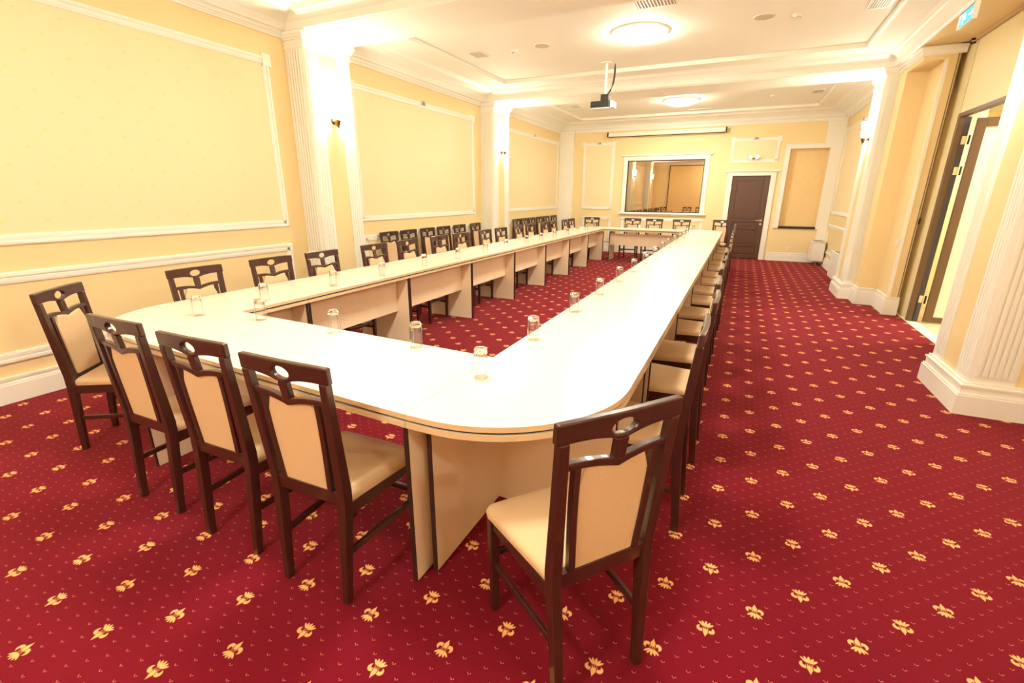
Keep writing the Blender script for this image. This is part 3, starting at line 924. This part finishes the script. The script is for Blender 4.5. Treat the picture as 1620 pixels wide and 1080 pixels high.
# ------------------------------------------------------------------ tables
ZT = .785
def board(b, pts, z0, z1):
    b.poly(pts, z0, z1, side='edge', top='laminate')
def inset(pts, d):
    n = len(pts); out = []
    for i in range(n):
        p0, p1, p2 = Vector(pts[i - 1]), Vector(pts[i]), Vector(pts[(i + 1) % n])
        e1, e2 = (p1 - p0).normalized(), (p2 - p1).normalized()
        n1, n2 = Vector((-e1.y, e1.x)), Vector((-e2.y, e2.x))
        m = (n1 + n2)
        m = m / max(.3, m.length_squared) * 2 * d if m.length > .01 else n1 * d
        out.append((p1.x + m.x, p1.y + m.y))
    return out
def tops(t, pts):
    b = MB(); board(b, pts, .763, ZT); b.build('tabletop', t, bevel=.0015)
    b = MB().use('black'); b.poly(inset(pts, .014), .751, .763); b.build('spacer_strip', t)
    b = MB(); board(b, pts, .729, .751); b.build('lower_board', t, bevel=.0015)
def end_panel(t, x0, x1, y, edges=(1, 1), z1=.729, name='end_panel'):
    b = MB().use('panel'); b.box(x0 + .003, x1 - .003, y - .009, y + .009, 0.003, z1); p = b.build(name, t)
    for e, x in zip(edges, (x0, x1)):
        if e:
            q = MB().use('black'); q.box(x - .002 if x == x0 else x - .004, x + .004 if x == x0 else x + .002, y - .0095, y + .0095, .003, z1); q.build('edge_strip', p)
def end_panel_x(t, y0, y1, x, edges=(1, 1), z1=.729):
    b = MB().use('panel'); b.box(x - .009, x + .009, y0 + .003, y1 - .003, .003, z1); p = b.build('end_panel', t)
    for e, y in zip(edges, (y0, y1)):
        if e:
            q = MB().use('black'); q.box(x - .0095, x + .0095, y - .003, y + .003, .003, z1); q.build('edge_strip', p)

HW, HL = .355, .651
def straight_desk():
    t = thing('conference_desk', 'x', 'table', (0, 0, 0), 0, 'straight desks joined in the two long runs')
    tops(t, [(-HW, -HL), (HW, -HL), (HW, HL), (-HW, HL)])
    end_panel(t, -.325, .352, -HL + .012); end_panel(t, -.325, .352, HL - .012)
    b = MB().use('panel'); b.box(.185, .203, -HL + .022, HL - .022, .37, .715); b.build('modesty_panel', t)
    return t
d0 = straight_desk(); dt = tree(d0)
ORD = ['nearest', 'second', 'third', 'fourth', 'fifth', 'sixth', 'farthest']
for k in range(7):
    yc = 2.62 + 1.305 * k + .6525
    lbL = 'cream straight desk with beige panels, %s of the left table run' % ORD[k]
    if k == 0:
        d0.location = (-3.388, yc, 0); d0['label'] = lbL
    else: dup(d0, (-3.388, yc, 0), 0, lbL, None, dt)
    dup(d0, (-.682, yc, 0), PI, 'cream straight desk with beige panels, %s of the right table run' % ORD[k], None, dt)

def arc(cx, cy, r, a0, a1, n=20):
    return [(cx + r * math.cos(math.radians(a0 + (a1 - a0) * k / n)), cy + r * math.sin(math.radians(a0 + (a1 - a0) * k / n))) for k in range(n + 1)]
# near right corner desk
t = thing('corner_desk', 'cream corner desk with rounded front, nearest the camera at the right', 'table', (-.68, 1.9, 0), 0, 'rounded corner desks')
ox, oy = -.68, 1.9
loc_ = lambda pts: [(x - ox, y - oy) for x, y in pts]
tops(t, loc_([(-1.028, 1.254)] + arc(-.927, 1.854, .60, -90, 0) + [(-.327, 2.618), (-1.028, 2.618)]))
end_panel_x(t, 1.352 - oy, 1.95 - oy, -.995 - ox, (1, 0))
end_panel(t, -.986 - ox, -.385 - ox, 1.95 - oy, (0, 1), name='side_panel')
end_panel(t, -1.024 - ox, -.38 - ox, 2.606 - oy)
b = MB().use('panel'); b.box(-.87 - ox, -.852 - ox, 1.96 - oy, 2.596 - oy, .37, .715); b.build('modesty_panel', t)
# near left corner desk
t = thing('corner_desk', 'cream corner desk with rounded front at the far left end of the near row', 'table', (-3.39, 1.95, 0), 0, 'rounded corner desks')
ox, oy = -3.39, 1.95
tops(t, loc_([(-2.985, 2.045), (-3.03, 2.055), (-3.03, 2.618), (-3.745, 2.618)] + arc(-3.145, 1.97, .60, 180, 268) + [(-2.985, 1.352)]))
end_panel_x(t, 1.40 - oy, 1.95 - oy, -3.005 - ox, (1, 0))
end_panel(t, -3.69 - ox, -3.014 - ox, 1.98 - oy, (1, 0), name='side_panel')
end_panel(t, -3.71 - ox, -3.035 - ox, 2.606 - oy)
b = MB().use('panel'); b.box(-3.22 - ox, -3.202 - ox, 2.0 - oy, 2.596 - oy, .37, .715); b.build('modesty_panel', t)
# near bridge desk
t = thing('bridge_desk', 'long cream desk bridging the two near corners behind three chairs', 'table', (-2.01, 1.65, 0))
ox, oy = -2.01, 1.65
tops(t, loc_([(-2.983, 1.352), (-1.030, 1.254), (-1.030, 1.965), (-2.983, 2.045)]))
end_panel_x(t, 1.268 - oy, 1.93 - oy, -1.039 - ox)
end_panel_x(t, 1.32 - oy, 1.98 - oy, -2.955 - ox)
b = MB().use('panel'); b.box(-2.94 - ox, -1.035 - ox, 1.90 - oy, 1.915 - oy, .60, .729); b.build('modesty_panel', t)
# far row
t = thing('bridge_desk', 'cream desk closing the far end of the table under the inner window', 'table', (-2.03, 11.95, 0))
ox, oy = -2.03, 11.95
tops(t, loc_([(-3.03, 11.60), (-1.037, 11.60), (-1.037, 12.31), (-3.03, 12.31)]))
end_panel_x(t, 11.78 - oy, 12.29 - oy, -2.88 - ox); end_panel_x(t, 11.78 - oy, 12.29 - oy, -1.049 - ox)
b = MB().use('panel'); b.box(-2.87 - ox, -1.059 - ox, 11.80 - oy, 11.818 - oy, .385, .665); b.build('modesty_panel', t)
t = thing('corner_desk', 'cream corner desk at the far left corner of the table ring', 'table', (-3.39, 12.05, 0), 0, 'rounded corner desks')
ox, oy = -3.39, 12.05
tops(t, loc_([(-3.032, 11.757), (-3.032, 12.31)] + arc(-3.345, 11.91, .40, 90, 180) + [(-3.745, 11.757)]))
end_panel(t, -3.71 - ox, -3.035 - ox, 11.775 - oy)
t = thing('corner_desk', 'cream corner desk at the far right corner of the table ring', 'table', (-.68, 12.05, 0), 0, 'rounded corner desks')
ox, oy = -.68, 12.05
tops(t, loc_([(-.327, 11.757)] + arc(-.727, 11.91, .40, 0, 90) + [(-1.035, 12.31), (-1.035, 11.757)]))
end_panel(t, -1.03 - ox, -.38 - ox, 11.775 - oy)

# ------------------------------------------------------------------ chairs
def yb(z):
    """y of the back plane"""
    return -.178 - .040 * (z - .46) / .55 - (.006 if z > .9 else 0)
def back_map(x, z, o):
    return (x, yb(z) + o - .010 * (1 - (x / .215) ** 2), z)
def rear_leg(s):
    b = MB().use('wood')
    b.frustum([(s * .160, -.212, 0, .0145, .0165), (s * .163, -.206, .10, .0155, .018), (s * .168, -.190, .30, .018, .021), (s * .172, -.181, .43, .019, .022),
               (s * .1735, -.180, .50, .019, .022), (s * .181, yb(.72) - .004, .72, .017, .019), (s * .188, yb(.945) - .002, .95, .0155, .016)])
    return b
def front_leg(s):
    return MB().use('wood').frustum([(s * .192, .205, 0, .0135, .0135), (s * .195, .207, .30, .018, .018), (s * .195, .207, .425, .019, .019)])
def chair_proto():
    t = thing('dining_chair', 'x', 'chair')
    # seat cushion
    def outline(fr, re, y0, y1, n=8):
        pts = []
        pts += arc(fr - .035, y1 - .035, .035, 0, 90, 5)
        pts += arc(-fr + .035, y1 - .035, .035, 90, 180, 5)
        pts += arc(-re + .02, y0 + .02, .02, 180, 270, 3)
        pts += arc(re - .02, y0 + .02, .02, 270, 360, 3)
        return pts
    b = MB().use('fabric')
    base = outline(.222, .180, -.165, .232)
    lv = [(.438, 1.0, 0), (.455, 1.012, 0), (.468, .99, 0), (.478, .93, 0), (.484, .80, 0), (.487, .55, 0), (.488, .25, 0)]
    rings = []
    for z, k, _ in lv: rings.append([(x * k, (y - .03) * k + .03, z) for x, y in base])
    n = len(base)
    vs_ = [p for r in rings for p in r]
    fs_ = [tuple(range(n))[::-1], tuple((len(rings) - 1) * n + j for j in range(n))]
    for k in range(len(rings) - 1):
        for j in range(n): fs_.append((k * n + j, k * n + (j + 1) % n, (k + 1) * n + (j + 1) % n, (k + 1) * n + j))
    b.add(vs_, fs_); b.build('seat', t, smooth=True)
    # frame under the seat
    b = MB().use('wood')
    b.box(-.19, .19, .198, .218, .385, .438)
    for s in (-1, 1):
        b.add([(s * .166, -.17, .385), (s * .184, -.17, .385), (s * .207, .205, .385), (s * .189, .205, .385),
               (s * .166, -.17, .438), (s * .184, -.17, .438), (s * .207, .205, .438), (s * .189, .205, .438)],
              [(0, 1, 2, 3), (4, 5, 6, 7), (0, 1, 5, 4), (1, 2, 6, 5), (2, 3, 7, 6), (3, 0, 4, 7)])
    b.box(-.165, .165, -.165, .2, .425, .438)
    b.build('seat_frame', t, bevel=.002)
    for s in (-1, 1): rear_leg(s).build('leg', t, bevel=.004)
    for s in (-1, 1): front_leg(s).build('leg', t, bevel=.004)
    # stretchers
    for s in (-1, 1):
        b = MB().use('wood')
        b.add([(s * .156, -.195, .205), (s * .172, -.195, .205), (s * .200, .2, .205), (s * .184, .2, .205), (s * .156, -.195, .232), (s * .172, -.195, .232), (s * .200, .2, .232), (s * .184, .2, .232)],
              [(0, 1, 2, 3), (4, 5, 6, 7), (0, 1, 5, 4), (1, 2, 6, 5), (2, 3, 7, 6), (3, 0, 4, 7)])
        b.build('stretcher', t, bevel=.003)
    b = MB().use('wood'); b.box(-.185, .185, .198, .214, .255, .282); b.build('stretcher', t, bevel=.003)
    # back
    b = MB().use('wood')
    N = 10
    lo = []
    def wing(x, z_end, z_mid, p=2.0):
        u = min(1, abs(x) / .205)
        return z_mid + (z_end - z_mid) * (1 - (1 - u) ** p) + .005 * math.sin(PI * min(1, u * 1.15))
    xs = [.212 * (1 - 2 * k / 24) for k in range(25)]
    outer = [(-.212, 1.006), (-.209, 1.010)] + [(x, 1.012) for x in (-.12, 0, .12)] + [(.209, 1.010), (.212, 1.006)] + [(x, wing(x, .948, .926)) for x in xs if abs(x) > .019 or abs(x) < .001]
    hole = [(.043 * math.cos(2 * PI * k / 22), .967 + .0235 * math.sin(2 * PI * k / 22)) for k in range(22)][::-1]
    b.plate(outer, [hole], .025, back_map)
    b.build('top_rail', t, bevel=.005)
    xs2 = [.175 - .35 * k / 20 for k in range(21)]
    up = [(x, wing(x, .880, .861)) for x in xs2]
    dn = [(x, wing(x, .858, .835)) for x in xs2[::-1]]
    b = MB().use('wood'); b.plate(up + dn, [], .024, back_map)
    b.build('back_rail', t, bevel=.003)
    b = MB().use('wood'); b.plate([(-.019, .85), (.019, .85), (.021, .93), (-.021, .93)], [], .022, back_map); b.build('stem', t, bevel=.003)
    b = MB().use('wood'); b.plate([(-.165, .435), (.165, .435), (.165, .492), (-.165, .492)], [], .024, back_map); b.build('back_rail', t, bevel=.003)
    for s in (-1, 1):
        def sx(z): return .108 + .016 * math.sin(PI * .5 * min(1, max(0, (z - .49) / .36)))
        zs = [.488 + .378 * k / 8 for k in range(9)]
        pl = [(s * sx(z), z) for z in zs] + [(s * (sx(z) + .022), z) for z in zs[::-1]]
        b = MB().use('wood'); b.plate(pl, [], .022, back_map); b.build('splat', t, bevel=.002)
    zs = [.490 + .365 * k / 6 for k in range(7)]
    topc = [(x, wing(x, .864, .842) - .002) for x in (.10, .06, .03, 0, -.03, -.06, -.10)]
    pl = [(.112, zs[0])] + [(.112 + .014 * math.sin(PI / 2 * k / 6), z) for k, z in enumerate(zs)][:-1] + topc + [(-.112 - .014 * math.sin(PI / 2 * k / 6), z) for k, z in list(enumerate(zs))[:-1][::-1]] + [(-.112, zs[0])]
    pl = [p for i, p in enumerate(pl) if i == 0 or p != pl[i - 1]]
    if pl[0] == pl[-1]: pl.pop()
    b = MB().use('fabric'); b.plate(pl, [], .032, lambda x, z, o: (back_map(x, z, 0)[0], back_map(x, z, 0)[1] + .004 + o * (1 if o > 0 else .5), z))
    b.build('backrest', t, bevel=.008, smooth=False)
    return t
CH = chair_proto(); CT = tree(CH)
used = [False]
def chair(x, y, rz, label, group=None):
    if not used[0]:
        used[0] = True
        CH.location = (x, y, 0); CH.rotation_euler = (0, 0, rz); CH['label'] = label
        if group: CH['group'] = group
        return CH
    r = CH.copy(); COL.objects.link(r); r.location = (x, y, 0); r.rotation_euler = (0, 0, rz); r['label'] = label
    if 'group' in r: del r['group']
    if group: r['group'] = group
    for ch, gs in CT:
        c = ch.copy(); COL.objects.link(c); c.parent = r
    return r
R = math.radians
chair(-.396, 1.315, R(51.5), 'nearest dark wood chair, angled at the rounded right corner of the table')
chair(-1.385, 1.275, R(1), 'dark wood chair with beige back, right one of three in the near row', 'chairs in the near row')
chair(-1.948, 1.305, R(1), 'dark wood chair with beige back, middle one of three in the near row', 'chairs in the near row')
chair(-2.555, 1.332, R(0), 'dark wood chair with beige back, left one of three in the near row', 'chairs in the near row')
chair(-3.515, 1.500, R(-53), 'leftmost dark wood chair, turned towards the left rounded corner of the table')
OR = ['nearest', 'second', 'third', 'fourth', 'fifth', 'sixth', 'seventh', 'eighth', 'ninth', 'tenth', 'eleventh', 'twelfth', 'thirteenth', 'fourteenth', 'farthest']
LY = [2.25, 2.93, 3.53, 4.3, 4.93, 5.65, 6.22, 7.0, 7.58, 8.33, 8.89, 9.69, 10.2, 11.0, 11.5]
for k, y in enumerate(LY):
    chair(-3.575, y, -PI / 2 + R(random.uniform(-2, 2)), 'dark wood chair on the wall side of the left table run, %s from the camera' % OR[k], 'chairs along the left table run')
RY = [2.23, 2.92, 3.52, 4.26, 4.86, 5.54, 6.16, 6.82, 7.47, 8.17, 8.78, 9.45, 10.06, 10.74, 11.33]
for k, y in enumerate(RY):
    chair(-.300 + random.uniform(-.012, .012), y, PI / 2 + R(random.uniform(-2, 2)), 'dark wood chair on the aisle side of the right table run, %s from the camera' % OR[k], 'chairs along the right table run')
OR2 = ['nearest', 'second', 'third', 'fourth', 'fifth', 'farthest']
for k, y in enumerate([5.90, 6.39, 6.92, 7.43, 7.98, 8.60]):
    chair(-4.665, y, -PI / 2 + R(random.uniform(-1, 1)), 'spare chair against the left wall in the middle bay, %s of six' % OR2[k], 'spare chairs by the wall, middle bay')
for k, y in enumerate([10.62, 11.10, 11.56, 12.07, 12.59, 13.17]):
    chair(-4.665, y, -PI / 2 + R(random.uniform(-1, 1)), 'spare chair against the left wall in the far bay, %s of six' % OR2[k], 'spare chairs by the wall, far bay')
for x, y, lb in ((-3.56, 12.30, 'dark chair at the far left corner of the table, facing the camera'), (-2.485, 12.27, 'left dark chair of three under the inner window, facing the camera'),
              (-1.945, 12.27, 'middle dark chair of three under the inner window, facing the camera'), (-1.295, 12.27, 'right dark chair of three under the inner window, facing the camera')):
    chair(x, y, PI, lb, 'chairs at the far end')
chair(-.45, 12.47, R(165), 'dark chair at the far right corner of the table by the brown door', 'chairs at the far end')

# ------------------------------------------------------------------ glasses (upturned tumblers)
def tumbler():
    t = thing('water_glass', 'x', 'glass')
    n = 10
    b = MB().use('glass')
    # upside down: thick base on top. outer then inner profile
    prof_o = [(.0335, 0), (.0335, .03), (.0325, .085), (.0315, .118), (.0305, .130), (.026, .136), (.0001, .136)]
    prof_i = [(.0001, .116), (.024, .115), (.0285, .110), (.0300, .085), (.0312, .03), (.0317, 0)]
    b.lathe(prof_o + prof_i, n, close=True)
    o = b.build('glass_body', t)
    for p in o.data.polygons: p.use_smooth = False
    return t
G = tumbler(); GT = tree(G)
first = [True]
def glass(x, y, label, group):
    rz = random.uniform(0, PI)
    if first[0]:
        first[0] = False
        G.location = (x, y, ZT + .0005); G.rotation_euler = (0, 0, rz); G['label'] = label; G['group'] = group
        return
    dup(G, (x, y, ZT + .0005), rz, label, group, GT)
glass(-.955, 1.705, 'upturned tumbler on the rounded right corner, nearest glass to the camera', 'glasses on the near row')
glass(-1.472, 1.935, 'upturned tumbler on the near row, next left from the corner glass', 'glasses on the near row')
glass(-2.06, 1.945, 'upturned tumbler in the middle of the near row', 'glasses on the near row')
glass(-2.70, 1.955, 'upturned tumbler at the inner left corner of the near row', 'glasses on the near row')
glass(-3.17, 1.85, 'upturned tumbler on the left rounded corner desk', 'glasses on the near row')
O3 = OR[:-1]
for k, y in enumerate([2.35, 3.04, 3.68, 4.40, 5.12, 5.85, 6.50, 7.28, 7.92, 8.62, 9.36, 10.05, 10.71, 11.42]):
    glass(-3.17, y, 'upturned tumbler on the left table run, %s from the camera' % (O3[k] if k < 13 else 'farthest'), 'glasses on the left table run')
for k, y in enumerate([2.33, 3.06, 3.72, 4.43, 5.10, 5.79, 6.50, 7.18, 7.84, 8.55, 9.25, 9.91, 10.55, 11.25, 11.98]):
    glass(-.965, y, 'upturned tumbler on the right table run, %s from the camera' % OR[k], 'glasses on the right table run')
for x, lb in ((-2.52, 'left'), (-1.98, 'middle'), (-1.34, 'right')):
    glass(x, 11.80, 'upturned tumbler on the far desk, %s one of three' % lb, 'glasses on the far desk')

# light in the corridor (ceiling panel)
cl = thing('corridor_light', 'pale square ceiling panel light in the corridor', 'ceiling light', (3.5, 7.3, 2.9))
b = MB().use('lamp'); b.box(-.3, .3, -.3, .3, -.03, -.01); b.build('diffuser', cl)
b = MB().use('plastic'); b.box(-.33, .33, -.33, .33, -.012, 0); b.build('frame', cl)
